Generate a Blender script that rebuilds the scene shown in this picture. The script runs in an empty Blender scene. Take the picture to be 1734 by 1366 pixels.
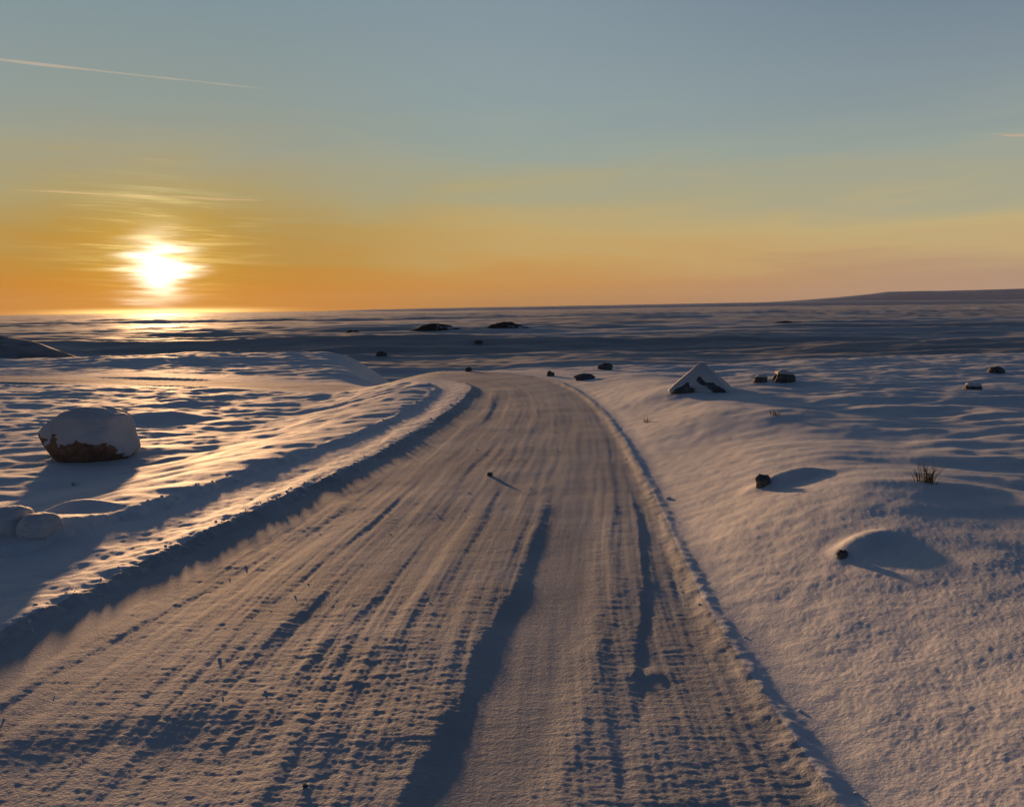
import bpy, math
import numpy as np
from mathutils import Vector, Matrix

R = math.radians
sc = bpy.context.scene
col = sc.collection
rng = np.random.default_rng(7)

# ------------------------------------------------------------------ camera
F_PX, CAM_H, PITCH, ROLL = 1502.0, 1.6, R(6.2), math.atan(0.0125)
cam = bpy.data.objects.new('camera', bpy.data.cameras.new('camera'))
col.objects.link(cam)
cam.data.sensor_width = 36.0
cam.data.lens = 36.0 * F_PX / 1734.0
cam.data.clip_start, cam.data.clip_end = 0.05, 120000.0
cam.matrix_world = (Matrix.Translation((0, 0, CAM_H)) @ Matrix.Rotation(R(90) - PITCH, 4, 'X')
                    @ Matrix.Rotation(-ROLL, 4, 'Z'))
sc.camera = cam

# ------------------------------------------------------------------ light
SUN_AZ, SUN_EL = R(-21.4), R(3.6)
SUN_DIR = Vector((math.sin(SUN_AZ) * math.cos(SUN_EL), math.cos(SUN_AZ) * math.cos(SUN_EL), math.sin(SUN_EL)))
sun = bpy.data.objects.new('sun', bpy.data.lights.new('sun', 'SUN'))
col.objects.link(sun)
sun.data.energy = 5.0
sun.data.angle = R(2.4)      # seen through thin cirrus
sun.data.color = (1.0, 0.545, 0.245)
sun.rotation_euler = (-SUN_DIR).to_track_quat('-Z', 'Y').to_euler()

vs = sc.view_settings
vs.view_transform = 'Standard'
vs.look = 'None'
vs.gamma = 1.0
vs.use_curve_mapping = False
vs.exposure = 0.2

# ------------------------------------------------------------------ node helpers
class NT:
    def __init__(s, tree):
        s.t = tree
    def new(s, kind, **kw):
        n = s.t.nodes.new(kind)
        for k, v in kw.items():
            setattr(n, k, v)
        return n
    def put(s, sock, v):
        if hasattr(v, 'is_linked'):
            s.t.links.new(v, sock)
        else:
            sock.default_value = v
    def m(s, op, a, b=0.0, c=0.0, clamp=False):
        n = s.new('ShaderNodeMath', operation=op, use_clamp=clamp)
        s.put(n.inputs[0], a); s.put(n.inputs[1], b); s.put(n.inputs[2], c)
        return n.outputs[0]
    def step(s, v, lo, hi, a=0.0, b=1.0):
        n = s.new('ShaderNodeMapRange', interpolation_type='SMOOTHSTEP')
        s.put(n.inputs[0], v)
        for i, q in enumerate((lo, hi, a, b)):
            s.put(n.inputs[i + 1], q)
        return n.outputs[0]
    def gauss(s, v, w):
        q = s.m('DIVIDE', v, w)
        return s.m('EXPONENT', s.m('MULTIPLY', s.m('MULTIPLY', q, q), -1.0))
    def xyz(s, x, y, z):
        n = s.new('ShaderNodeCombineXYZ')
        s.put(n.inputs[0], x); s.put(n.inputs[1], y); s.put(n.inputs[2], z)
        return n.outputs[0]
    def noise(s, vec, scale, detail=3.0, rough=0.5, dist=0.0):
        n = s.new('ShaderNodeTexNoise')
        s.put(n.inputs['Vector'], vec)
        n.inputs['Scale'].default_value = scale
        n.inputs['Detail'].default_value = detail
        n.inputs['Roughness'].default_value = rough
        n.inputs['Distortion'].default_value = dist
        return n.outputs[0]
    def mix(s, f, a, b, kind='MIX'):
        n = s.new('ShaderNodeMix', data_type='RGBA', blend_type=kind)
        s.put(n.inputs[0], f); s.put(n.inputs[6], a); s.put(n.inputs[7], b)
        return n.outputs[2]
    def ramp(s, v, stops):
        n = s.new('ShaderNodeValToRGB')
        e = n.color_ramp.elements
        while len(e) < len(stops):
            e.new(0.5)
        for el, (p, c) in zip(e, stops):
            el.position = p; el.color = c
        s.put(n.inputs[0], v)
        return n.outputs[0]

def lin(r, g, b):
    f = lambda c: (c / 255.0 / 12.92) if c / 255.0 <= 0.04045 else ((c / 255.0 + 0.055) / 1.055) ** 2.4
    return (f(r), f(g), f(b), 1.0)

# ------------------------------------------------------------------ sky (world)
world = bpy.data.worlds.new('World')
sc.world = world
world.use_nodes = True
W = NT(world.node_tree)
bg = world.node_tree.nodes['Background']
tc = W.new('ShaderNodeTexCoord')
sep = W.new('ShaderNodeSeparateXYZ')
W.put(sep.inputs[0], tc.outputs['Generated'])
dx, dy, dz = sep.outputs
el = W.m('MULTIPLY', W.m('ARCSINE', dz), 180 / math.pi)
az = W.m('MULTIPLY', W.m('ARCTAN2', dx, dy), 180 / math.pi)
da = W.m('SUBTRACT', az, math.degrees(SUN_AZ))
da = W.m('SUBTRACT', W.m('MODULO', W.m('ADD', da, 540.0), 360.0), 180.0)
ada = W.m('ABSOLUTE', da)
ELMAX = 30.0
# soft cirrus veils: shift the gradient up and down in long streaks
veil = W.noise(W.xyz(W.m('MULTIPLY', az, 0.06), W.m('MULTIPLY', el, 0.45), 3.3), 1.0, 5.0, 0.55, 0.6)
veil_w = W.m('MULTIPLY', W.step(el, 0.5, 3.0), W.step(el, 9.0, 15.0, 1.0, 0.0))
el2 = W.m('ADD', el, W.m('MULTIPLY', W.m('SUBTRACT', veil, 0.5), W.m('MULTIPLY', veil_w, 5.0)))
t = W.m('DIVIDE', el2, ELMAX, clamp=True)
def stops(tab):
    return [(min(1.0, max(0.0, (e * 0.92 if e < 15 else e) / ELMAX)), lin(*c)) for e, c in tab]
g0 = W.ramp(t, stops([(0.0, (203, 128, 34)), (1.6, (199, 131, 40)), (3.2, (186, 136, 54)), (5.0, (176, 144, 78)),
                      (7.2, (172, 155, 108)), (10.0, (161, 159, 136)), (13.5, (145, 156, 150)), (19.0, (126, 148, 158)), (30.0, (108, 130, 152))]))
g1 = W.ramp(t, stops([(0.0, (172, 124, 76)), (1.6, (196, 140, 74)), (3.2, (198, 157, 92)), (5.0, (194, 166, 110)),
                      (7.2, (176, 166, 128)), (10.0, (156, 165, 152)), (13.5, (143, 160, 162)), (19.0, (132, 149, 161)), (30.0, (108, 128, 150))]))
g2 = W.ramp(t, stops([(0.0, (168, 138, 122)), (1.6, (178, 146, 120)), (3.2, (194, 167, 122)), (5.0, (193, 173, 126)),
                      (7.2, (168, 166, 142)), (10.0, (152, 162, 154)), (13.5, (134, 149, 156)), (19.0, (106, 126, 146)), (30.0, (92, 110, 132))]))
low = W.mix(W.step(ada, 2.0, 24.0), g0, g1)
low = W.mix(W.step(ada, 18.0, 52.0), low, g2)
nish = W.new('ShaderNodeTexSky', sky_type='NISHITA', sun_disc=False)
nish.sun_elevation, nish.sun_rotation = SUN_EL, SUN_AZ
nish.dust_density, nish.ozone_density = 2.0, 1.5
SKY = 0.12
hi = W.mix(1.0, nish.outputs[0], (SKY * 0.50, SKY * 0.57, SKY * 0.80, 1), 'MULTIPLY')
hi = W.mix(1.0, hi, (0.36, 0.42, 0.50, 1), 'DARKEN')
fade = W.m('MAXIMUM', W.step(el, 17.0, 38.0), W.step(ada, 60.0, 120.0))
sky = W.mix(fade, low, hi)
# glow and lit cirrus around the veiled sun
de = W.m('SUBTRACT', el, math.degrees(SUN_EL) - 0.65)
wob = W.m('SUBTRACT', W.noise(W.xyz(W.m('MULTIPLY', da, 0.16), W.m('MULTIPLY', el, 1.7), 9.1), 1.0, 5.0, 0.6), 0.5)
daw = W.m('ADD', da, W.m('MULTIPLY', wob, 6.0))
core = W.m('MULTIPLY', W.gauss(daw, 1.35), W.gauss(W.m('ADD', W.m('ADD', de, 0.40), W.m('MULTIPLY', wob, 1.5)), 1.5))
halo = W.m('MULTIPLY', W.gauss(da, 4.2), W.gauss(W.m('ADD', de, -0.4), 3.2))
wide = W.m('MULTIPLY', W.gauss(da, 10.0), W.gauss(de, 6.5))
strk = W.noise(W.xyz(W.m('MULTIPLY', da, 0.14), W.m('MULTIPLY', W.m('ADD', el, W.m('MULTIPLY', da, 0.02)), 3.0), 1.7), 1.0, 6.0, 0.62, 0.5)
strk = W.step(strk, 0.47, 0.70)
strk_w = W.m('MULTIPLY', W.m('ADD', W.m('MULTIPLY', W.gauss(da, 4.4), 0.65), W.m('MULTIPLY', W.gauss(da, 1.9), 0.8)), W.gauss(W.m('ADD', de, -1.0), 2.6))
hline = W.m('MULTIPLY', W.gauss(W.m('ADD', el, 0.02), 0.17), W.gauss(da, 4.6))
def addc(base, fac, c):
    n = W.new('ShaderNodeVectorMath', operation='SCALE')
    n.inputs[0].default_value = c[:3]
    W.put(n.inputs['Scale'], fac)
    a = W.new('ShaderNodeVectorMath', operation='ADD')
    W.put(a.inputs[0], base); W.put(a.inputs[1], n.outputs[0])
    return a.outputs[0]
sky = addc(sky, wide, (0.03, 0.012, 0.0))
sky = addc(sky, halo, (0.15, 0.105, 0.01))
sky = addc(sky, W.m('MULTIPLY', strk, strk_w), (0.55, 0.45, 0.20))
sky = addc(sky, core, (2.1, 1.95, 1.6))
sky = addc(sky, hline, (1.6, 1.25, 0.5))
W.put(bg.inputs['Color'], sky)
bg.inputs['Strength'].default_value = 0.855

# ------------------------------------------------------------------ noise toolkit
_perm = np.random.default_rng(11).permutation(4096)
_ang = np.random.default_rng(12).random(4096) * 2 * np.pi
_gx, _gy = np.cos(_ang), np.sin(_ang)
def pn(x, y, seed=0):
    xi = np.floor(x); yi = np.floor(y)
    fx = x - xi; fy = y - yi
    xi = xi.astype(np.int64); yi = yi.astype(np.int64)
    u = fx * fx * fx * (fx * (fx * 6 - 15) + 10); v = fy * fy * fy * (fy * (fy * 6 - 15) + 10)
    def gr(a, b):
        h = _perm[(_perm[(xi + a + seed * 131) & 4095] + yi + b) & 4095]
        return _gx[h] * (fx - a) + _gy[h] * (fy - b)
    n0 = gr(0, 0); n0 = n0 + u * (gr(1, 0) - n0)
    n1 = gr(0, 1); n1 = n1 + u * (gr(1, 1) - n1)
    return (n0 + v * (n1 - n0)) * 1.5
def ss(a, b, x):
    q = np.clip((x - a) / (b - a), 0, 1)
    return q * q * (3 - 2 * q)

# ------------------------------------------------------------------ plan of the place
def ray(px, py):
    a, b = px - 867.0, 683.0 - py
    c, s = math.cos(ROLL), math.sin(ROLL)
    a, b = a * c + b * s, -a * s + b * c
    return np.array([a, F_PX * math.cos(PITCH) + b * math.sin(PITCH), -F_PX * math.sin(PITCH) + b * math.cos(PITCH)])
def catmull(P, n=6):
    P = [np.array(p, float) for p in P]
    P = [2 * P[0] - P[1]] + P + [2 * P[-1] - P[-2]]
    out = []
    for i in range(1, len(P) - 2):
        for k in range(n):
            q = k / n
            out.append(0.5 * (2 * P[i] + (P[i + 1] - P[i - 1]) * q + (2 * P[i - 1] - 5 * P[i] + 4 * P[i + 1] - P[i + 2]) * q * q
                              + (3 * P[i] - P[i - 1] - 3 * P[i + 1] + P[i + 2]) * q ** 3))
    out.append(P[-2])
    return np.array(out)
CEN = catmull([(-1.3, -12), (-1.0, -3), (-0.75, 2), (-0.6, 5), (-0.25, 8), (0.0, 10.5), (0.17, 13), (0.2, 15.5), (0.0, 18),
               (-1.0, 20.6), (-3.2, 22.8), (-7, 25.2), (-13, 28), (-26, 32)], 3)
_seg = np.diff(CEN, axis=0)
_len = np.hypot(_seg[:, 0], _seg[:, 1])
_cum = np.concatenate([[0], np.cumsum(_len)])
def road_sd(x, y):
    """arc length s and signed distance d (right of the centre line positive)"""
    best = np.full(x.shape, 1e18); S = np.zeros(x.shape); D = np.zeros(x.shape)
    for i in range(len(_seg)):
        ax, ay = CEN[i]; bx, by = _seg[i]
        q = np.clip(((x - ax) * bx + (y - ay) * by) / _len[i] ** 2, 0, 1)
        ex = x - ax - q * bx; ey = y - ay - q * by
        d2 = ex * ex + ey * ey
        mk = d2 < best
        best = np.where(mk, d2, best)
        S = np.where(mk, _cum[i] + q * _len[i], S)
        D = np.where(mk, np.sign(ex * by - ey * bx) * np.sqrt(d2), D)
    return S, D
def offs(pts):
    p = np.array(pts, float)
    s, d = road_sd(p[:, 0], p[:, 1])
    o = np.argsort(s)
    return s[o], d[o]
EDGE_R = offs([(1.02, 0), (1.02, 2.7), (1.01, 3.3), (1.01, 4.3), (1.04, 5.1), (1.12, 6.3), (1.23, 8.4), (1.32, 10.8), (1.34, 14), (1.1, 17.7), (0.05, 21.3)])
EDGE_L2 = offs([(-3.0, 1), (-2.75, 3), (-2.56, 4.27), (-2.44, 4.93), (-2.34, 5.51), (-2.1, 6.6), (-1.89, 7.6), (-1.47, 9.6), (-1.08, 12.6), (-0.83, 16.1), (-0.9, 18.2)])
EDGE_L1 = offs([(-4.2, 2.5), (-3.38, 5.7), (-2.93, 7.0), (-2.65, 8.4), (-2.3, 9.8), (-1.84, 12), (-1.6, 14.3), (-1.59, 18), (-1.9, 19.4)])
RUT1 = offs([(-0.30, 1.5), (-0.13, 2.8), (-0.03, 3.25), (0.08, 4.0), (0.25, 4.9), (0.44, 6.4), (0.62, 9)])

LAKE = (-118.0, 300.0, 150.0, 24.0, -3.7)        # frozen pool: x, y, rx, ry, level
BUMPS = []                                    # drifts and aprons: x, y, rx, ry, h, rot

S_CAM = float(road_sd(np.array([0.0]), np.array([0.0]))[0][0])
def base(x, y):
    """the lie of the land, without snow relief"""
    r = np.hypot(x, y)
    yc = 21.5 + 15.0 * ss(-3.0, -9.0, x) + 1.5 * pn(x * 0.12, y * 0.0 + 2.2, 3) + 4.0 * ss(3, 12, x)
    drop = ss(0.0, 26.0, y - yc)
    z = -3.6 * drop
    z = z + 1.2 * ss(60, 150, y) - 2.2 * ss(150, 400, y) - 4.0 * ss(350, 1100, y) - 5.0 * ss(900, 3200, y) - 6.0 * ss(3000, 9500, y)
    xl = np.interp(y, [2.5, 5.7, 8.4, 12.0, 14.0, 40.0], [-4.2, -3.4, -2.65, -1.85, -1.6, -1.6])
    lf = ss(0.1, 3.0, xl - x) * (1 - ss(26, 46, y))
    z = z - 0.36 * lf - 0.016 * np.clip(y - 13, 0, 24) * lf
    far = ss(45, 120, r)
    z = z + far * (0.7 * pn(x / 70, y / 22, 5) + 0.45 * pn(x / 32, y / 8, 6))
    lake = ss(1.5, 0.9, np.hypot((x - LAKE[0]) / LAKE[2], (y - LAKE[1]) / LAKE[3]))
    f2 = ss(250, 600, r)
    z = z + f2 * (2.4 * pn(x / 420, y / 80, 8) + 1.2 * pn(x / 140, y / 28, 9) + 3.0 * ss(500, 1500, r) * pn(x / 1500, y / 260, 19) + 6.0 * ss(900, 3000, r) * pn(x / 2600, y / 900, 10))
    return z + lake * (LAKE[4] - 0.06 - z)

def height(x, y, sp):
    x = np.asarray(x, float); y = np.asarray(y, float); sp = np.asarray(sp, float)
    r = np.hypot(x, y)
    z = base(x, y)
    near = r < 60
    zi = np.zeros(x.shape)
    X, Y, SP = x[near], y[near], sp[near]
    if X.size:
        def lod(lam):
            return ss(0.5, 1.6, lam / SP)
        S, D = road_sd(X, Y)
        jit = 0.030 * pn(X * 3.1, Y * 3.1, 21) + 0.018 * pn(X * 8, Y * 8, 22) + 0.008 * pn(X * 24, Y * 24, 23) * lod(0.04)
        dR = D - np.interp(S, *EDGE_R) + jit * 0.7
        dL2 = D - np.interp(S, *EDGE_L2) + jit * 1.5
        dL1 = D - np.interp(S, *EDGE_L1) + jit * 1.8
        road = ss(0.0, 0.12, dL2) * ss(0.06, -0.06, dR)
        left = ss(0.1, -0.3, dL1)
        right = ss(0.05, 0.45, dR)
        zz = np.zeros(X.shape)
        # two ploughed steps on the left: gentle rise to the crest, sharp drop to its right
        vary = 1 + 0.28 * pn(X * 0.7, Y * 0.7, 24)
        bend = ss(S_CAM + 23, S_CAM + 18, S)
        h1 = 0.026 * vary * bend; h2 = 0.038 * vary * bend
        zz += h1 * ss(-1.3, -0.03, dL1) * ss(0.10, -0.01, dL1)
        zz += h2 * ss(-0.42, -0.03, dL2) * ss(0.11, -0.01, dL2)
        zz += 0.012 * ss(0.05, -0.05, dL1)
        # right-hand berm, groove and bank
        berm = np.exp(-(dR / 0.055) ** 2) * 0.024 * vary * bend
        groove = -0.006 * np.exp(-((dR - 0.17) / 0.09) ** 2)
        bw = 0.95 + 0.35 * pn(X * 0.0 + 1.5, Y * 0.35, 25)
        bq = np.clip(dR / (1.75 * bw), 0, 1)
        bank = (0.17 * np.sin(bq * math.pi / 2) + 0.16 * ss(0, 1, bq)) * (1 + 0.25 * pn(X * 0.4, Y * 0.4, 26))
        bank = (bank - 0.014 * np.clip(dR - 1.9 * bw, 0, 12)) * ss(S_CAM + 21, S_CAM + 14, S)
        zz += berm + groove + bank
        # wheel ruts on the road
        e1 = D - np.interp(S, *RUT1) + 0.3 * jit
        s0 = S - road_sd(np.array([0.0]), np.array([0.0]))[0][0]
        fade1 = ss(10.0, 5.0, s0)
        rw = 0.20 + 0.02 * pn(X * 0, s0 * 0.8, 27)
        zz += road * fade1 * (-0.019 * ss(-rw - 0.08, -rw + 0.03, e1) * ss(rw + 0.14, rw - 0.08, e1))
        e2 = e1 - 0.62
        zz += road * (-0.011 * ss(-0.15, -0.10, e2) * ss(0.30, 0.1, e2)) * ss(-0.25, 0.15, pn(X * 0.5, Y * 0.55, 28)) * ss(9.0, 6, s0)
        tk = 0.0
        for j_, (o_, a_) in enumerate(((-0.95, 0.0050), (-0.55, 0.0035), (-1.45, 0.0045), (0.42, 0.0040), (-1.9, 0.0040))):
            ej = e1 - o_ - 0.10 * pn(X * 0 + j_ * 3.7, S * 0.22, 73) - 0.02 * np.abs(o_) * (S - S_CAM - 4)
            tk = tk - a_ * ss(-0.13, -0.07, ej) * ss(0.15, 0.07, ej) * ss(-0.6, 0.3, pn(X * 0 + j_ * 9.1, S * 0.25, 74))
        tk = tk * bend
        zz += road * tk
        e3 = e1 + 1.05
        zz += road * (-0.008 * ss(-0.3, -0.18, e3) * ss(0.35, 0.1, e3)) * ss(-0.2, 0.3, pn(X * 0.5, Y * 0.4, 29))
        # packed floor of the shadowed ruts on the left edge
        floor = ss(-0.02, 0.05, dL2) * ss(0.55, 0.35, dL2) + ss(-0.02, 0.05, dL1) * ss(0.42, 0.25, dL1)
        floor = np.clip(floor, 0, 1)
        rut_smooth = np.clip(fade1 * ss(rw + 0.03, rw - 0.06, np.abs(e1)), 0, 1)
        calm = 1 - 0.85 * floor
        calm = calm * (1 - 0.6 * rut_smooth)
        # foreground hollow
        zz += -0.013 * road * ss(3.25, 2.85, Y + 0.35 * pn(X * 0.9, Y * 0.5, 30) + 0.12 * X) * ss(-0.1, -0.6, X)
        # road texture: along-track streaks, cross chatter, clods
        wx_ = X + 0.05 * pn(X * 2.1, Y * 2.1, 61); wy_ = Y + 0.05 * pn(X * 2.1 + 9, Y * 2.1, 62)
        tr = 0.0030 * pn(D * 15 + 0.4 * pn(X, Y, 63), S * 0.45, 31) * lod(0.066)
        tr = tr + 0.0018 * pn(D * 38, S * 0.9, 64) * lod(0.026)
        tr = tr + 0.0042 * pn(D * 4.5, S * 0.22, 32) * lod(0.22)
        tr = tr + 0.010 * pn(D * 1.1, S * 0.6, 33) + 0.0055 * pn(D * 2.2, S * 1.7, 78)
        tr = tr + 0.0016 * pn(D * 2.6, S * 5.5, 34) * lod(0.18)
        tr = tr + 0.0011 * pn(wx_ * 7, wy_ * 17, 43) * lod(0.058)
        tr = tr + 0.0014 * pn(D * 8 + pn(X * 5, Y * 5, 76), S * 36, 35) * lod(0.028)
        tr = tr + 0.0012 * pn(wx_ * 19, wy_ * 40, 77) * lod(0.03)
        tr = tr + 0.0014 * pn(wx_ * 52, wy_ * 60, 36) * lod(0.017)
        patch = ss(0.05, 0.45, pn(X * 1.1, Y * 0.7, 37))
        rg = 1 - np.abs(pn(wx_ * 7, wy_ * 7, 39)) * 2
        tr = tr + patch * (0.0014 * pn(wx_ * 22, wy_ * 22, 38) * lod(0.05) + 0.0016 * rg * pn(X * 2.4, Y * 2.4, 65) * lod(0.14))
        zz += road * tr * calm * (0.75 + 0.35 * pn(X * 0.8, Y * 0.5, 72))
        # snowfield relief
        fl = 0.030 * pn(X * 0.55, Y * 0.75, 40) + 0.018 * pn(X * 1.3, Y * 1.9, 41) + 0.008 * pn(X * 3.0, Y * 4.2, 42) * lod(0.25)
        fl = fl + 0.016 * pn(X * 0.9 - 0.2 * Y, Y * 2.4, 67) + 0.010 * pn(X * 1.6, Y * 5.0, 68) * lod(0.2) + 0.005 * pn(X * 5, Y * 10, 44) * lod(0.1) + 0.0022 * pn(X * 22, Y * 30, 69) * lod(0.033)
        rel = fl * (1 + 0.6 * ss(9, 20, np.hypot(X, Y))) * np.clip(left + ss(0.0, 0.2, -dL1), 0, 1)
        # sheltered bank: fine wind ripples
        ca, sa = math.cos(1.05), math.sin(1.05)
        rx, ry = X * ca + Y * sa, -X * sa + Y * ca
        fr = 0.040 * pn(X * 0.45, Y * 0.6, 45) * ss(0.6, 2.6, dR) + 0.020 * pn(X * 1.2, Y * 1.5, 46) * ss(0.5, 2.0, dR)
        fr = fr + (0.055 * pn(X * 0.6 + 0.1 * Y, Y * 1.6, 70) + 0.022 * pn(X * 1.5, Y * 4.0, 71) * lod(0.22) + 0.008 * pn(X * 4, Y * 9, 75) * lod(0.11)) * ss(1.5, 3.6, dR)
        fr = fr + 0.008 * pn(X * 2.6, Y * 3.8, 47) * ss(0.3, 1.2, dR)
        fr = fr + 0.0009 * pn(rx * 9, ry * 26, 48) * lod(0.04) + 0.0015 * pn(rx * 28, ry * 60, 49) * lod(0.02) + 0.0010 * pn(X * 64, Y * 70, 66) * lod(0.014)
        fr = fr + 0.0018 * pn(rx * 3, ry * 8, 50) * lod(0.12)
        mid = np.clip(ss(-0.02, 0.10, dL1) * ss(0.02, -0.04, dL2), 0, 1)
        ml = (0.007 * pn(X * 5, Y * 5, 51) * lod(0.2) + 0.005 * pn(X * 13, Y * 13, 52) * lod(0.07)) * (1 - floor)
        zz += rel + fr * right + ml * mid
        zz += bend * np.exp(-(dR / 0.09) ** 2) * (0.004 * pn(X * 9, Y * 9, 53) * lod(0.11) + 0.003 * pn(X * 22, Y * 22, 54) * lod(0.045))
        zz += bend * np.exp(-(dL2 / 0.10) ** 2) * (0.012 * pn(X * 8, Y * 8, 55) * lod(0.12) + 0.007 * pn(X * 20, Y * 20, 56) * lod(0.05))
        zz += bend * np.exp(-(dL1 / 0.10) ** 2) * (0.010 * pn(X * 6, Y * 6, 57) * lod(0.16))
        for (qx, qy, rx_, ry_, qh, qr) in BUMPS:
            c_, s_ = math.cos(qr), math.sin(qr)
            u_ = ((X - qx) * c_ + (Y - qy) * s_) / rx_; v_ = (-(X - qx) * s_ + (Y - qy) * c_) / ry_
            zz += qh * np.exp(-(u_ * u_ + v_ * v_) ** 1.3)
        # wider drifts farther out
        rr = r[near]
        zz += ss(12, 26, rr) * (0.06 * pn(X / 4.5, Y / 3.2, 58) + 0.10 * pn(X / 11, Y / 7, 59) * ss(18, 40, rr)) * (1 - road)
        zi[near] = zz * ss(60, 42, rr) if False else zz * (1 - ss(45, 60, rr))
        # drifts take over past 45 m
    mid_r = r > 40
    if mid_r.any():
        X, Y = x[mid_r], y[mid_r]
        w = ss(40, 60, r[mid_r])
        zi[mid_r] += w * (0.15 * pn(X / 6, Y / 2.6, 58) + 0.26 * pn(X / 14, Y / 5, 59) + 0.06 * pn(X / 1.8, Y / 1.1, 60) * (1 - ss(90, 200, r[mid_r])))
    return z + zi

def zat(x, y):
    return float(height(np.array([x]), np.array([y]), np.array([0.02]))[0])
def ground(px, py, near=2.0, far=3000.0):
    """where the line of sight through a photo point first meets the land"""
    d = ray(px, py)
    ys = np.geomspace(near, far, 4000)
    tt = ys / d[1]
    zz = CAM_H + d[2] * tt
    hh = height(d[0] * tt, ys, np.full(ys.shape, 0.05))
    k = np.argmax(zz < hh) if (zz < hh).any() else len(ys) - 1
    return float(d[0] * tt[k]), float(ys[k])

def bump_at(px, py, rx, ry, h, rot=0.0, dy=0.0):
    x, y = ground(px, py)
    NEWB.append((x, y + dy, rx, ry, h, rot))
NEWB = []
bump_at(1462, 928, 0.19, 0.10, 0.05, 0.45, 0.05)
bump_at(1340, 817, 0.26, 0.14, 0.075, 0.1, 0.1)
bump_at(1390, 845, 0.9, 0.5, 0.014, 0.3)
bump_at(1560, 822, 0.5, 0.25, 0.022)
bump_at(150, 778, 0.85, 0.6, 0.06, 0.0, 0.3)
bump_at(250, 712, 0.9, 0.55, 0.13, 0.1, 0.4)
bump_at(40, 900, 0.5, 0.35, 0.05, 0.0, 0.1)
bump_at(130, 862, 0.25, 0.14, 0.07, 0.0, 0.0)
bump_at(290, 690, 0.9, 0.35, 0.07, 0.0, 0.6)
bump_at(1195, 664, 0.9, 0.6, 0.07, 0.0, 0.4)
bump_at(1330, 648, 0.6, 0.4, 0.05, 0.0, 0.2)
bump_at(1095, 1142, 0.10, 0.07, 0.009)
BUMPS += NEWB

# ------------------------------------------------------------------ object helpers
def tag(o, label=None, cat=None, group=None, kind=None):
    if label: o['label'] = label
    if cat: o['category'] = cat
    if group: o['group'] = group
    if kind: o['kind'] = kind
    return o
def mesh(name, V, Fc, mat, parent=None, smooth=True, loc=None):
    me = bpy.data.meshes.new(name)
    V = np.asarray(V, np.float32); Fc = np.asarray(Fc, np.int32)
    k = Fc.shape[1]
    me.vertices.add(len(V)); me.vertices.foreach_set('co', V.ravel())
    me.loops.add(Fc.size); me.loops.foreach_set('vertex_index', Fc.ravel())
    me.polygons.add(len(Fc)); me.polygons.foreach_set('loop_start', np.arange(len(Fc), dtype=np.int32) * k)
    me.update(calc_edges=True)
    me.polygons.foreach_set('use_smooth', np.full(len(Fc), smooth))
    me.materials.append(mat)
    o = bpy.data.objects.new(name, me)
    col.objects.link(o)
    if parent: o.parent = parent
    if loc is not None: o.location = loc
    return o
def empty(name, loc):
    o = bpy.data.objects.new(name, None)
    o.location = loc; o.empty_display_size = 0.1
    col.objects.link(o)
    return o

# ------------------------------------------------------------------ materials
def principled(name):
    m = bpy.data.materials.new(name); m.use_nodes = True
    return m, NT(m.node_tree), m.node_tree.nodes['Principled BSDF']
def snow_material(name, c0, c1, rough, grain, bump, spec=0.5):
    m, n, p = principled(name)
    tc = n.new('ShaderNodeTexCoord').outputs['Object']
    f = n.noise(tc, 0.9, 5.0, 0.6)
    n.put(p.inputs['Base Color'], n.mix(n.step(f, 0.35, 0.65), c0, c1))
    n.put(p.inputs['Roughness'], rough)
    p.inputs['Specular IOR Level'].default_value = spec
    g = n.noise(tc, grain, 3.0, 0.65)
    b = n.new('ShaderNodeBump')
    b.inputs['Strength'].default_value = bump
    b.inputs['Distance'].default_value = 0.006
    n.put(b.inputs['Height'], g)
    n.put(p.inputs['Normal'], b.outputs[0])
    return m
M_field = snow_material('snow', (0.60, 0.62, 0.66, 1), (0.66, 0.68, 0.72, 1), 0.74, 70.0, 0.6, 0.22)
M_road = snow_material('packed_snow', (0.35, 0.37, 0.40, 1), (0.46, 0.48, 0.51, 1), 0.8, 80.0, 0.8, 0.12)
M_cap = snow_material('snow_cap', (0.47, 0.47, 0.50, 1), (0.56, 0.57, 0.60, 1), 0.75, 40.0, 0.4, 0.2)
def rock_material(name, c0, c1, sc_=9.0):
    m, n, p = principled(name)
    tc = n.new('ShaderNodeTexCoord').outputs['Object']
    f = n.noise(tc, sc_, 6.0, 0.65)
    n.put(p.inputs['Base Color'], n.mix(n.step(f, 0.35, 0.68), c0, c1))
    p.inputs['Roughness'].default_value = 0.85
    b = n.new('ShaderNodeBump'); b.inputs['Strength'].default_value = 0.7; b.inputs['Distance'].default_value = 0.02
    n.put(b.inputs['Height'], n.noise(tc, sc_ * 3, 6.0, 0.7)); n.put(p.inputs['Normal'], b.outputs[0])
    return m
M_rock = rock_material('brown_rock', (0.16, 0.085, 0.05, 1), (0.30, 0.17, 0.10, 1))
M_dark = rock_material('dark_rock', (0.05, 0.05, 0.055, 1), (0.14, 0.13, 0.13, 1))
def tundra_material(name, lo, hi):
    m, n, p = principled(name)
    tc = n.new('ShaderNodeTexCoord').outputs['Object']
    f = n.noise(tc, 0.55, 6.0, 0.65)
    n.put(p.inputs['Base Color'], n.mix(n.step(f, lo, hi), (0.05, 0.042, 0.034, 1), (0.60, 0.62, 0.66, 1)))
    p.inputs['Roughness'].default_value = 0.9
    p.inputs['Specular IOR Level'].default_value = 0.2
    return m
M_tundra = tundra_material('tundra', 0.56, 0.70)
M_heath = rock_material('frosted_heath', (0.17, 0.16, 0.165, 1), (0.30, 0.29, 0.30, 1), 0.8)
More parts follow.
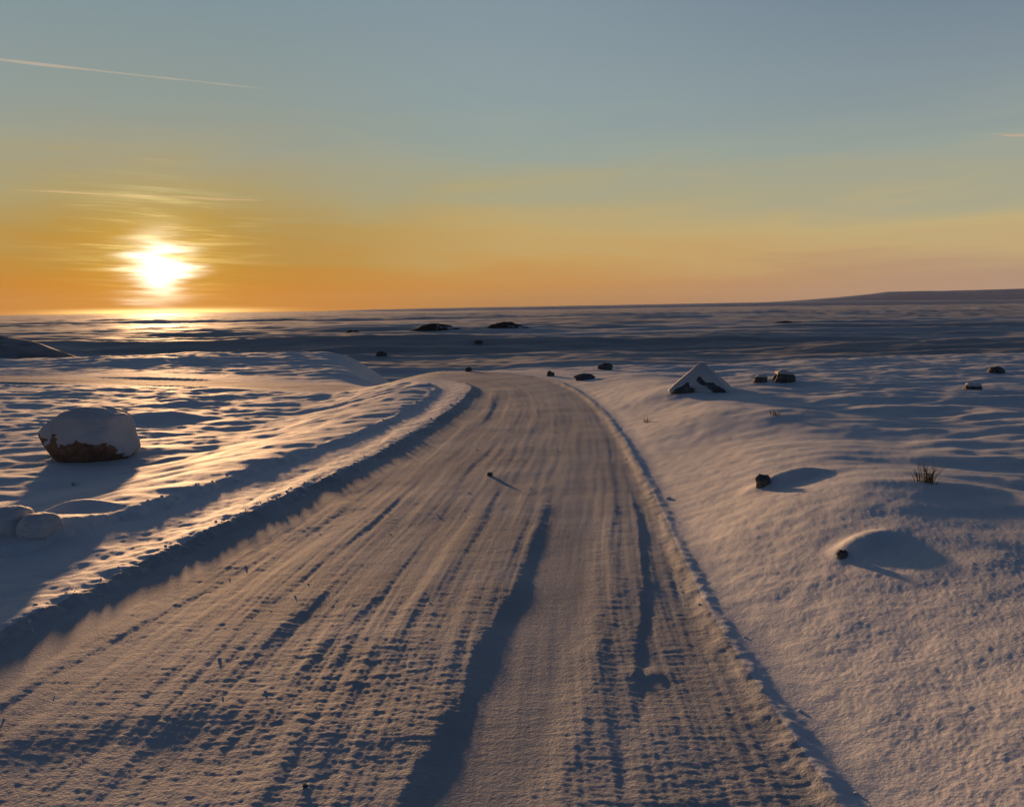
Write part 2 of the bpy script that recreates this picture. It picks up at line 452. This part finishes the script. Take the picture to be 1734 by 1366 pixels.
def plain_material(name, sx, sy, c0, c1, lo, hi):
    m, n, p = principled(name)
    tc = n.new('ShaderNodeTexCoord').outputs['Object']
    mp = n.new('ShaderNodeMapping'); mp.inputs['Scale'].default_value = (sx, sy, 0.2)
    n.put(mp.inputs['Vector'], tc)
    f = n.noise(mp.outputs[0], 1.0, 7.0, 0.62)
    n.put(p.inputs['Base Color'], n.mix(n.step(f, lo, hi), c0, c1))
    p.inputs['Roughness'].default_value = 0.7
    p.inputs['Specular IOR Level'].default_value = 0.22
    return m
M_plain = plain_material('banded_plain', 0.012, 0.05, (0.27, 0.275, 0.30, 1), (0.50, 0.52, 0.56, 1), 0.36, 0.64)  # darker and paler blue-grey bands, stretched sideways
M_hill = plain_material('hill_shade_blue', 0.0012, 0.004, (0.16, 0.28, 0.40, 1), (0.25, 0.39, 0.53, 1), 0.38, 0.62)  # blue of snow in shade put into the hill's base colours
m, n, p = principled('dry_grass')
p.inputs['Base Color'].default_value = (0.10, 0.085, 0.05, 1); p.inputs['Roughness'].default_value = 0.8
M_grass = m

# ------------------------------------------------------------------ the land
AY = -3.0                                     # apex of the fan-shaped grid
A_DENSE = R(1) * np.concatenate([np.linspace(-38.5, -20, 190, endpoint=False), np.linspace(-20, 20, 680, endpoint=False), np.linspace(20, 38.5, 190)])
A_REST = np.linspace(R(38.5), R(360 - 38.5), 70)[1:-1]
az_all = np.concatenate([A_DENSE, A_REST])
rad = [0.15, 0.6, 1.2, 1.9, 2.6, 3.2, 3.7, 4.1, 4.4]
while rad[-1] < 9500.0:
    yy = rad[-1] + AY
    k = 0.0055 if rad[-1] < 60 else min(0.03, 0.0055 * (rad[-1] / 60) ** 0.6)
    rad.append(rad[-1] + min(k * rad[-1], 0.00112 * (yy * yy + 2.56) / 1.6))
rad = np.array(rad)
RR, AA = np.meshgrid(rad, az_all, indexing='ij')
GX = RR * np.sin(AA); GY = AY + RR * np.cos(AA)
ratio = np.gradient(rad) / rad
SP = RR * 0.5 * (ratio[:, None] + 0.0011)
GZ = height(GX.ravel(), GY.ravel(), SP.ravel()).reshape(GX.shape)
nr, na = GX.shape
verts = np.stack([GX.ravel(), GY.ravel(), GZ.ravel()], 1)
ii = np.arange(nr - 1)[:, None]; jj = np.arange(na)[None, :]; j2 = (jj + 1) % na
quads = np.stack([ii * na + jj, ii * na + j2, (ii + 1) * na + j2, (ii + 1) * na + jj], -1).reshape(-1, 4)[:, ::-1]
cen = verts[quads].mean(1)
rn = np.hypot(cen[:, 0], cen[:, 1]) < 40
on_road = np.zeros(len(quads), bool)
S_, D_ = road_sd(cen[rn, 0], cen[rn, 1])
on_road[rn] = (D_ < np.interp(S_, *EDGE_R)) & (D_ > np.interp(S_, *EDGE_L2)) & (S_ > _cum[1])
far_f = np.hypot(cen[:, 0], cen[:, 1] - AY) > 58
def sub(name, mask, mat):
    q = quads[mask]
    u, inv = np.unique(q, return_inverse=True)
    return tag(mesh(name, verts[u], inv.reshape(q.shape), mat), kind='structure')
sub('snow_road', on_road, M_road)
sub('snow_field', ~on_road & ~far_f, M_field)
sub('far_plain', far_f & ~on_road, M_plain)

# frozen pool out on the plain, under the sun
mi, ni, pi_ = principled('wind_swept_ice')
pi_.inputs['Base Color'].default_value = (0.30, 0.33, 0.38, 1)
pi_.inputs['Roughness'].default_value = 0.46
pi_.inputs['Specular IOR Level'].default_value = 0.12
bi = ni.new('ShaderNodeBump'); bi.inputs['Strength'].default_value = 0.5; bi.inputs['Distance'].default_value = 0.3
mpi = ni.new('ShaderNodeMapping'); mpi.inputs['Scale'].default_value = (0.05, 0.25, 1.0)
ni.put(mpi.inputs['Vector'], ni.new('ShaderNodeTexCoord').outputs['Object'])
ni.put(bi.inputs['Height'], ni.noise(mpi.outputs[0], 1.0, 5.0, 0.6)); ni.put(pi_.inputs['Normal'], bi.outputs[0])
ring = [(LAKE[0] + LAKE[2] * 0.86 * math.cos(a_) * (1 + 0.08 * math.sin(3 * a_ + 1)), LAKE[1] + LAKE[3] * 0.80 * math.sin(a_) * (1 + 0.15 * math.sin(4 * a_)), LAKE[4]) for a_ in np.linspace(0, 2 * math.pi, 97)[:-1]]
V = [(LAKE[0], LAKE[1], LAKE[4])] + ring
tag(mesh('frozen_pool', V, [(0, 1 + k_, 1 + (k_ + 1) % 96) for k_ in range(96)], mi), kind='structure')

# far plateau on the horizon
def ridge(name, pts, dist, depth, mat, seed, px_lift):
    xs = np.linspace(pts[0][0], pts[-1][0], 220)
    prof = np.interp(xs, [p_[0] for p_ in pts], [p_[1] for p_ in pts])
    rows = np.linspace(-1, 1, 15)
    V = []
    for k in rows:
        prof_k = np.cos(k * math.pi / 2) ** 0.7 if abs(k) < 1 else 0.0
        for xx, hh in zip(xs, prof):
            wx = (xx - 867.0) / F_PX * dist
            nz = 1 + 0.025 * float(pn(np.array([xx * 0.02 + seed]), np.array([k * 2.0]), seed)[0])
            V.append((wx * (1 + k * depth / dist), dist + k * depth, -25 + (hh / F_PX * dist + 25) * prof_k * nz))
    V = np.array(V); n = len(xs)
    Q = [(a * n + b, a * n + b + 1, (a + 1) * n + b + 1, (a + 1) * n + b) for a in range(len(rows) - 1) for b in range(n - 1)]
    return mesh(name, V, Q, mat)
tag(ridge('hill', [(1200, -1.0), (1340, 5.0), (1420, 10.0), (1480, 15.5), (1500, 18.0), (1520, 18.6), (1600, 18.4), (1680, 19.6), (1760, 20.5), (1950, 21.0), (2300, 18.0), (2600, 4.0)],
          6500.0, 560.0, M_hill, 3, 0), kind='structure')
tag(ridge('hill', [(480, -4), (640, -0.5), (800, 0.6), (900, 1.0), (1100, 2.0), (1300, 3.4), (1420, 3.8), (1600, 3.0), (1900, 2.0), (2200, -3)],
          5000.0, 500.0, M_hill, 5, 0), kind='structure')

# ------------------------------------------------------------------ stones with snow
def ico(sub_):
    import bmesh
    bm = bmesh.new()
    bmesh.ops.create_icosphere(bm, subdivisions=sub_, radius=1.0)
    V = np.array([v.co[:] for v in bm.verts]); T = np.array([[v.index for v in f.verts] for f in bm.faces])
    bm.free()
    return V, T
ICO = {k: ico(k) for k in (2, 3, 4, 5, 6)}
def n3(P, f, seed):
    return (pn(P[:, 0] * f + 5.1, P[:, 1] * f, seed) + pn(P[:, 1] * f + 2.3, P[:, 2] * f, seed + 1) + pn(P[:, 2] * f, P[:, 0] * f + 7.7, seed + 2)) / 1.6
def stone_shape(U, size, seed, rough=0.12, power=2.6):
    sxy = np.abs(U) ** (2.0 / power) * np.sign(U)
    sxy /= np.maximum(1e-6, (np.abs(sxy) ** power).sum(1) ** (1 / power))[:, None]
    k = 1 + rough * n3(U, 1.3, seed) + rough * 0.4 * n3(U, 3.2, seed + 5) + rough * 0.12 * n3(U, 9, seed + 9)
    return sxy * k[:, None] * np.array(size)[None, :]
def stone(name, label, cat, loc, size, seed, mat, snowline, thick=0.03, sub_=4, rough=0.12, power=2.6, sink=0.3, group=None, shape=None, rotz=0.0):
    """rock and the snow lying on it; snowline(P, N) > 0 where snow lies"""
    root = empty(name, loc); tag(root, label, cat, group)
    U, T = ICO[sub_]
    P = stone_shape(U, size, seed, rough, power)
    if shape: P = shape(P)
    zmin = -size[2] * (1 - 2 * sink)
    fn = np.cross(P[T[:, 1]] - P[T[:, 0]], P[T[:, 2]] - P[T[:, 0]])
    N = np.zeros_like(P)
    for a in range(3): np.add.at(N, T[:, a], fn)
    N /= np.maximum(1e-9, np.linalg.norm(N, axis=1))[:, None]
    cr, sr = math.cos(rotz), math.sin(rotz)
    Rz = np.array([[cr, -sr, 0], [sr, cr, 0], [0, 0, 1]])
    base_z = size[2] * (1 - 2 * sink)
    off = np.array([0, 0, base_z])
    mesh('rock', (P @ Rz.T) + off, T, mat, root)
    s = snowline(P / np.array(size)[None, :], N) + 0.06 * n3(P / max(size), 4.5, seed + 30)
    th = thick * (ss(0.0, 0.28, s) * 1.05 + 0.25 * ss(0.0, 0.06, s)) - 0.02 * max(size) * (1 - ss(-0.06, 0.02, s))
    C = P + N * th[:, None] * np.array([1, 1, 1.25])
    keep = (s > -0.08)[T].any(1)
    u, inv = np.unique(T[keep], return_inverse=True)
    if len(u):
        mesh('snow_cap', (C[u] @ Rz.T) + off, inv.reshape(-1, 3), M_cap, root)
    return root
def on_ground(px, py, dz=0.0):
    x, y = ground(px, py)
    return (x, y, zat(x, y) + dz)
def px_size(px, y):
    return px / F_PX * y / math.cos(PITCH) * 0.99

# big boulder on the left
bx, by, bz = on_ground(133, 781)
w = px_size(158, by)
def boulder_shape(P):
    q = P.copy()
    for nx, ny, nz, dd in ((-0.60, -0.1, 0.80, 0.32), (0.62, -0.2, 0.80, 0.43), (0.9, -0.35, 0.2, 0.45), (-0.2, -0.95, 0.2, 0.36), (-0.75, -0.4, -0.5, 0.40)):
        nn = np.array((nx, ny, nz)); nn /= np.linalg.norm(nn)
        ov = q @ nn - dd * w
        q = q - np.outer(np.where(ov > 0, ov * 0.8, 0), nn)
    return q
    q[:, 0] -= 0.16 * w * np.clip(-P[:, 2] / (0.3 * w), -1, 1) * -0.35
    low = np.clip(-P[:, 2] / (0.28 * w), 0, 1)
    q[:, 0] += low * 0.10 * w * (P[:, 0] < 0) * np.clip(-P[:, 0] / (0.5 * w), 0, 1) * 1.6
    hi_ = np.clip(P[:, 2] / (0.28 * w), 0, 1)
    q[:, 0] += hi_ * 0.13 * w * np.clip(-P[:, 0] / (0.5 * w), 0, 1)
    return q
stone('boulder', 'large rounded brown boulder capped with snow, on the golden snowfield left of the road', 'boulder',
      (bx, by + 0.3, bz - 0.05), (0.51 * w, 0.42 * w, 0.32 * w), 3, M_rock,
      lambda p, n_: p[:, 2] - (-0.30 - 0.42 * p[:, 0]) + 0.45 * n3(p, 2.6, 91) * ss(-0.6, 0.2, p[:, 0]) + 0.26 * n3(p, 6.0, 93) + 0.12 * n3(p, 14.0, 95) + 0.25 * n_[:, 2] - 0.16,
      thick=0.016, sub_=6, rough=0.13, power=2.5, sink=0.06, shape=boulder_shape)

def all_snow(p, n_):
    return p[:, 2] + 0.75 + 0 * p[:, 0]
def half_snow(k, sl=0.0):
    return lambda p, n_: p[:, 2] - k - sl * p[:, 0] + 0.35 * n_[:, 2]
x, y, z = on_ground(0, 905)
stone('snowy_stone', 'round stone buried in snow at the left edge, larger of a pair', 'stone', (x, y + 0.12, z), (px_size(33, y), 0.18, 0.105), 14, M_dark, all_snow, 0.02, 5, 0.17, 2.2, 0.32, 'round stones under snow at the left edge')
x, y, z = on_ground(54, 908)
stone('snowy_stone', 'smaller round stone buried in snow, right one of the pair at the left edge', 'stone', (x, y + 0.10, z), (px_size(25, y), 0.14, 0.08), 17, M_dark, all_snow, 0.02, 5, 0.17, 2.2, 0.32, 'round stones under snow at the left edge')
# pyramid rock on the right
px_, py_, pz_ = on_ground(1195, 664)
pw = px_size(100, py_)
def pyr_shape(P):
    q = P.copy()
    t_ = np.clip((P[:, 2] / (0.24 * pw) + 1) / 2, 0, 1)
    k = 1.0 - 0.93 * t_ ** 0.9
    q[:, 0] = P[:, 0] * k * 1.25 + 0.03 * pw * t_
    q[:, 1] = P[:, 1] * k * 1.25
    return q
def pyr_snow(p, n_):
    x_, z_ = p[:, 0], (p[:, 2] + 1) / 2
    x_ = x_ * 0.94 + 0.05 * n3(p, 3.0, 77); z_ = z_ + 0.05 * n3(p, 3.4, 78)
    g1 = np.minimum(np.minimum(z_ - 0.0, (x_ + 0.92) * 0.72 - z_ + 0.0), (0.40 - z_) - 1.3 * (x_ + 0.36))
    t_ = np.clip((x_ - 0.06) / 0.80, 0, 1)
    g2 = (0.085 + 0.05 * t_) - np.abs(z_ - (0.50 - 0.50 * t_)) - 2.0 * np.maximum(0, np.abs(x_ - 0.46) - 0.42)
    front = ss(0.35, 0.0, p[:, 1])
    return 0.20 - 0.6 * front * np.maximum(ss(-0.04, 0.04, g1), ss(-0.04, 0.03, g2))
stone('pyramid_rock', 'pointed pyramid shaped rock plastered with snow, two dark bare streaks, right of the road', 'rock',
      (px_, py_ + 0.4, pz_), (0.47 * pw, 0.45 * pw, 0.24 * pw), 23, M_dark, pyr_snow, 0.014, 6, 0.04, 7.0, 0.05, shape=pyr_shape, rotz=-0.30)

small = [
 # px, py(base), wpx, hpx, label, snow, seed
 (1330, 647, 36, 16, 'dark low rock with a snowy top, right of the pyramid rock', 0.85),
 (1290, 647, 22, 11, 'small snowy rock between the pyramid rock and the dark low rock', 0.9),
 (1690, 632, 26, 10, 'small dark bare rock at the far right edge of the snowfield', 1.4),
 (1650, 659, 28, 8, 'flat snow dusted rock below the dark bare rock near the right edge', 0.7),
 (1026, 626, 22, 10, 'dark stone on the slope beyond the road bend, left of the pyramid rock', 1.4),
 (932, 637, 12, 8, 'tiny dark stone beside the road where it bends away', 1.4),
 (990, 643, 34, 9, 'flat dark stone at the right roadside near the bend', 1.4),
 (1293, 823, 26, 20, 'small stone with a black side at the foot of a snow hump, right bank', 1.3),
 (1427, 945, 18, 13, 'tiny black stone poking out beside a snow hump on the right bank', 1.4),
 (793, 629, 12, 6, 'tiny dark stone at the road crest', 1.4),
 (829, 806, 9, 6, 'small dark stone lying on the middle of the road', 1.2),
 (516, 1334, 9, 5, 'dark pebble on the road at the bottom of the picture', 1.2),
 (645, 603, 16, 8, 'tiny dark stone on the far slope left of centre', 1.4),
 (810, 583, 12, 7, 'tiny dark stone on the shaded far slope above the road bend', 1.4),
]
for k, (px, py, wp, hp, lab, sl) in enumerate(small):
    x, y, z = on_ground(px, py)
    sw, sh = px_size(wp, y) / 2, px_size(hp, y) / 2
    sh = max(sh, 0.25 * sw)
    stone('stone', lab, 'stone', (x, y + sw * 0.5, z), (sw * 1.05, sw * 0.85, sh * 1.45), 40 + 3 * k, M_dark, half_snow(sl), min(0.02, 0.12 * sh + 0.002), 4, 0.30, 2.2, 0.3, 'stones scattered over the snow')
# ------------------------------------------------------------------ far mounds
def mound(label, pxl, pxr, top, basepx, seed, mat, dist=None, deep=0.6, sink=0.35):
    cx = (pxl + pxr) / 2
    if dist is None:
        x, y = ground(cx, basepx)
    else:
        d = ray(cx, basepx); x, y = d[0] / d[1] * dist, dist
    z = zat(x, y)
    wx = (pxr - pxl) / F_PX * y / 2
    zb = CAM_H + ray(cx, basepx)[2] / ray(cx, basepx)[1] * y
    zt = CAM_H + ray(cx, top)[2] / ray(cx, top)[1] * y
    n_ = 60
    gx, gy = np.meshgrid(np.linspace(-1, 1, n_), np.linspace(-1, 1, n_ // 2), indexing='ij')
    r_ = np.hypot(gx, gy)
    h_ = np.clip(1 - r_ ** 2, 0, 1) ** 1.7
    h_ = h_ * (1 + 0.22 * pn(gx * 2.2 + seed, gy * 2.2, seed) + 0.10 * pn(gx * 6, gy * 6 + seed, seed + 1))
    zz = min(z, zb) - 0.4 + h_ * (zt - min(z, zb) + 0.4)
    V = np.stack([gx * wx * 1.3, gy * wx * deep, zz - z], -1).reshape(-1, 3)
    m2 = n_ // 2
    Q = [(a * m2 + b, (a + 1) * m2 + b, (a + 1) * m2 + b + 1, a * m2 + b + 1) for a in range(n_ - 1) for b in range(m2 - 1)]
    o = mesh('mound', V, Q, mat, loc=(x, y, z))
    return tag(o, label, 'mound', 'dark mounds on the far plain')
mound('dark rounded mound on the plain, left one of the two side by side', 682, 795, 549, 564, 3, M_tundra, 150)
mound('dark rounded mound on the plain, right and higher one of the two', 808, 908, 546, 562, 6, M_tundra, 150)
mound('small flat dark mound left of the two rounded mounds', 572, 622, 560, 566, 9, M_tundra, 150)
mound('long low dark mound on the plain right of the two rounded mounds', 1020, 1215, 555, 563, 12, M_tundra, 150)
mound('thin low dark mound far off below the plateau', 1275, 1400, 544, 550, 15, M_tundra, 190)
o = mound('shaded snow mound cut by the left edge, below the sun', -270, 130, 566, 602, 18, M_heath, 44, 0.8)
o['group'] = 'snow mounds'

# ------------------------------------------------------------------ dry grass
def tuft(label, px, py, hpx, blades, spread, seed):
    x, y, z = on_ground(px, py)
    h = px_size(hpx, y)
    g = np.random.default_rng(seed)
    V, Q = [], []
    for b in range(blades):
        a = g.random() * 2 * math.pi; lean = g.random() ** 0.7 * spread; hh = h * (0.45 + 0.55 * g.random())
        ox, oy = g.normal(0, 0.18 * h, 2)
        wv = 0.0035 + 0.002 * g.random()
        k0 = len(V)
        for i in range(5):
            q = i / 4
            px0 = ox + math.cos(a) * lean * hh * q ** 1.6; py0 = oy + math.sin(a) * lean * hh * q ** 1.6
            zz = hh * q * (1 - 0.25 * lean * q)
            ww = wv * (1 - 0.85 * q)
            V += [(px0 - math.sin(a) * ww, py0 + math.cos(a) * ww, zz - 0.02), (px0 + math.sin(a) * ww, py0 - math.cos(a) * ww, zz - 0.02), (px0 + math.cos(a) * ww, py0 + math.sin(a) * ww, zz - 0.02)]
        for i in range(4):
            for c in range(3):
                d = (c + 1) % 3
                Q.append((k0 + 3 * i + c, k0 + 3 * i + d, k0 + 3 * i + 3 + d, k0 + 3 * i + 3 + c))
    return tag(mesh('grass_tuft', V, Q, M_grass, loc=(x, y, z)), label, 'grass tuft', 'dry grass tufts')
tuft('dry dark grass tuft sticking out of the snow on the right bank', 1572, 816, 46, 46, 0.8, 1)
tuft('thin faint grass tuft in the snow below the pyramid rock', 1315, 703, 18, 22, 1.0, 2)
tuft('short stubble tuft on the golden snow above the pointed snow lump', 126, 822, 14, 10, 0.7, 3)
tuft('sparse grass tuft at the bend, right roadside', 1095, 715, 16, 14, 1.0, 4)

# ------------------------------------------------------------------ snow clods along the berms (uncountable)
def clods():
    U, T = ICO[2]
    V, F_, k0 = [], [], 0
    def line(tab, s0, s1, n_, lo, hi_, size):
        nonlocal k0
        ss_ = rng.uniform(s0, s1, n_) ** 1.0
        for s_ in ss_:
            d_ = np.interp(s_, *tab) + rng.uniform(lo, hi_)
            k = np.searchsorted(_cum, s_) - 1
            k = min(max(k, 0), len(_seg) - 1)
            tq = (s_ - _cum[k]) / _len[k]
            tx, ty = _seg[k] / _len[k]
            x = CEN[k][0] + _seg[k][0] * tq + ty * d_; y = CEN[k][1] + _seg[k][1] * tq - tx * d_
            q = size * rng.lognormal(0, 0.45)
            P = stone_shape(U, (q, q * rng.uniform(0.7, 1.2), q * rng.uniform(0.6, 0.9)), int(rng.integers(1, 90)), 0.25, 2.2)
            a = rng.uniform(0, 6.28)
            P = P @ np.array([[math.cos(a), -math.sin(a), 0], [math.sin(a), math.cos(a), 0], [0, 0, 1]])
            V.append(P + np.array([x, y, zat(x, y) + 0.15 * q])); F_.append(T + k0); k0 += len(P)
    s_cam = float(road_sd(np.array([0.0]), np.array([0.0]))[0][0])
    line(EDGE_L2, s_cam + 3, s_cam + 16, 260, -0.10, 0.14, 0.007)
    line(EDGE_L1, s_cam + 4, s_cam + 16, 120, -0.10, 0.10, 0.007)
    line(EDGE_R, s_cam + 2, s_cam + 14, 50, -0.10, 0.12, 0.005)
    line(EDGE_L2, s_cam + 2.5, s_cam + 12, 60, 0.6, 2.0, 0.004)
    return tag(mesh('snow_clods', np.concatenate(V), np.concatenate(F_), M_field), 'scattered crumbs of snow along the road edges', 'snow', kind='stuff')
clods()

# ------------------------------------------------------------------ vapour trails, high and far
def trail(label, p0, p1, wpx0, wpx1, dist, dens, seed):
    m = bpy.data.materials.new('vapour'); m.use_nodes = True
    nt = m.node_tree; nt.nodes.remove(nt.nodes['Principled BSDF'])
    pv = nt.nodes.new('ShaderNodeVolumePrincipled')
    pv.inputs['Color'].default_value = (0.98, 0.98, 1, 1); pv.inputs['Density'].default_value = dens; pv.inputs['Anisotropy'].default_value = 0.3
    nt.links.new(pv.outputs[0], nt.nodes['Material Output'].inputs['Volume'])
    a, b = ray(*p0), ray(*p1)
    A = a / a[1] * dist + np.array([0, 0, CAM_H]); B = b / b[1] * dist * 1.02 + np.array([0, 0, CAM_H])
    n_, c_ = 40, 10
    ax = (B - A) / np.linalg.norm(B - A)
    e1 = np.cross(ax, (0, 0, 1)); e1 /= np.linalg.norm(e1); e2 = np.cross(e1, ax)
    V = []
    for i in range(n_):
        q = i / (n_ - 1)
        w_ = (wpx0 + (wpx1 - wpx0) * q) / F_PX * dist / 2 * (1 + 0.35 * float(pn(np.array([q * 9.0]), np.array([seed * 1.7]), seed)[0])) * (min(1, (1 - q) * 6) * min(1, q * 6 + 0.05)) ** 0.5 + 0.5
        c0 = A + (B - A) * q + e2 * float(pn(np.array([q * 5.0]), np.array([seed + 0.4]), seed)[0]) * w_ * 0.6
        for j in range(c_):
            th = 2 * math.pi * j / c_
            V.append(c0 + e1 * math.cos(th) * w_ + e2 * math.sin(th) * w_)
    V = np.array(V); org = V.mean(0)
    Q = [(i * c_ + j, i * c_ + (j + 1) % c_, (i + 1) * c_ + (j + 1) % c_, (i + 1) * c_ + j) for i in range(n_ - 1) for j in range(c_)]
    for base_, rev in ((0, 1), ((n_ - 1) * c_, 0)):
        for j in range(0, c_ - 2, 2):
            q4 = (base_, base_ + j + 1, base_ + j + 2, base_ + (j + 3) % c_)
            if j + 3 <= c_ - 1 or True:
                Q.append(q4[::-1] if rev else q4) if len(set(q4)) == 4 else None
    Vo = V - org; Qa = np.array(Q)
    vol = np.einsum('ij,ij->i', Vo[Qa[:, 0]], np.cross(Vo[Qa[:, 1]], Vo[Qa[:, 2]]) + np.cross(Vo[Qa[:, 2]], Vo[Qa[:, 3]])).sum()
    if vol < 0:
        Qa = Qa[:, ::-1]
    o = mesh('vapour_trail', Vo, Qa, m, loc=org)
    return tag(o, label, 'vapour trail', 'vapour trails')
trail('long thin white vapour trail slanting across the upper left sky', (-160, 84), (470, 153), 5.5, 2.5, 24000.0, 0.0025, 2)
trail('faint golden vapour trail lying flat just above the sun', (20, 322), (450, 340), 3.0, 4.0, 24000.0, 0.0040, 4)
trail('short faint white vapour trail at the right edge of the sky', (1672, 227), (1900, 235), 3.5, 7.0, 24000.0, 0.0060, 6)

# ------------------------------------------------------------------ haze
m = bpy.data.materials.new('haze'); m.use_nodes = True
nt = m.node_tree; nt.nodes.remove(nt.nodes['Principled BSDF'])
pv = nt.nodes.new('ShaderNodeVolumePrincipled')
pv.inputs['Color'].default_value = (0.92, 0.94, 1.0, 1); pv.inputs['Density'].default_value = 1.4e-5; pv.inputs['Anisotropy'].default_value = 0.2
nt.links.new(pv.outputs[0], nt.nodes['Material Output'].inputs['Volume'])
zlo, zhi, ex = float(GZ.min()) - 32.0, 150.0, 9900.0
V = [(a_, b_, c_) for c_ in (zlo, zhi) for b_ in (-ex, ex) for a_ in (-ex, ex)]
tag(mesh('haze', V, [(0, 2, 3, 1), (4, 5, 7, 6), (0, 1, 5, 4), (2, 6, 7, 3), (0, 4, 6, 2), (1, 3, 7, 5)], m, smooth=False), kind='stuff')
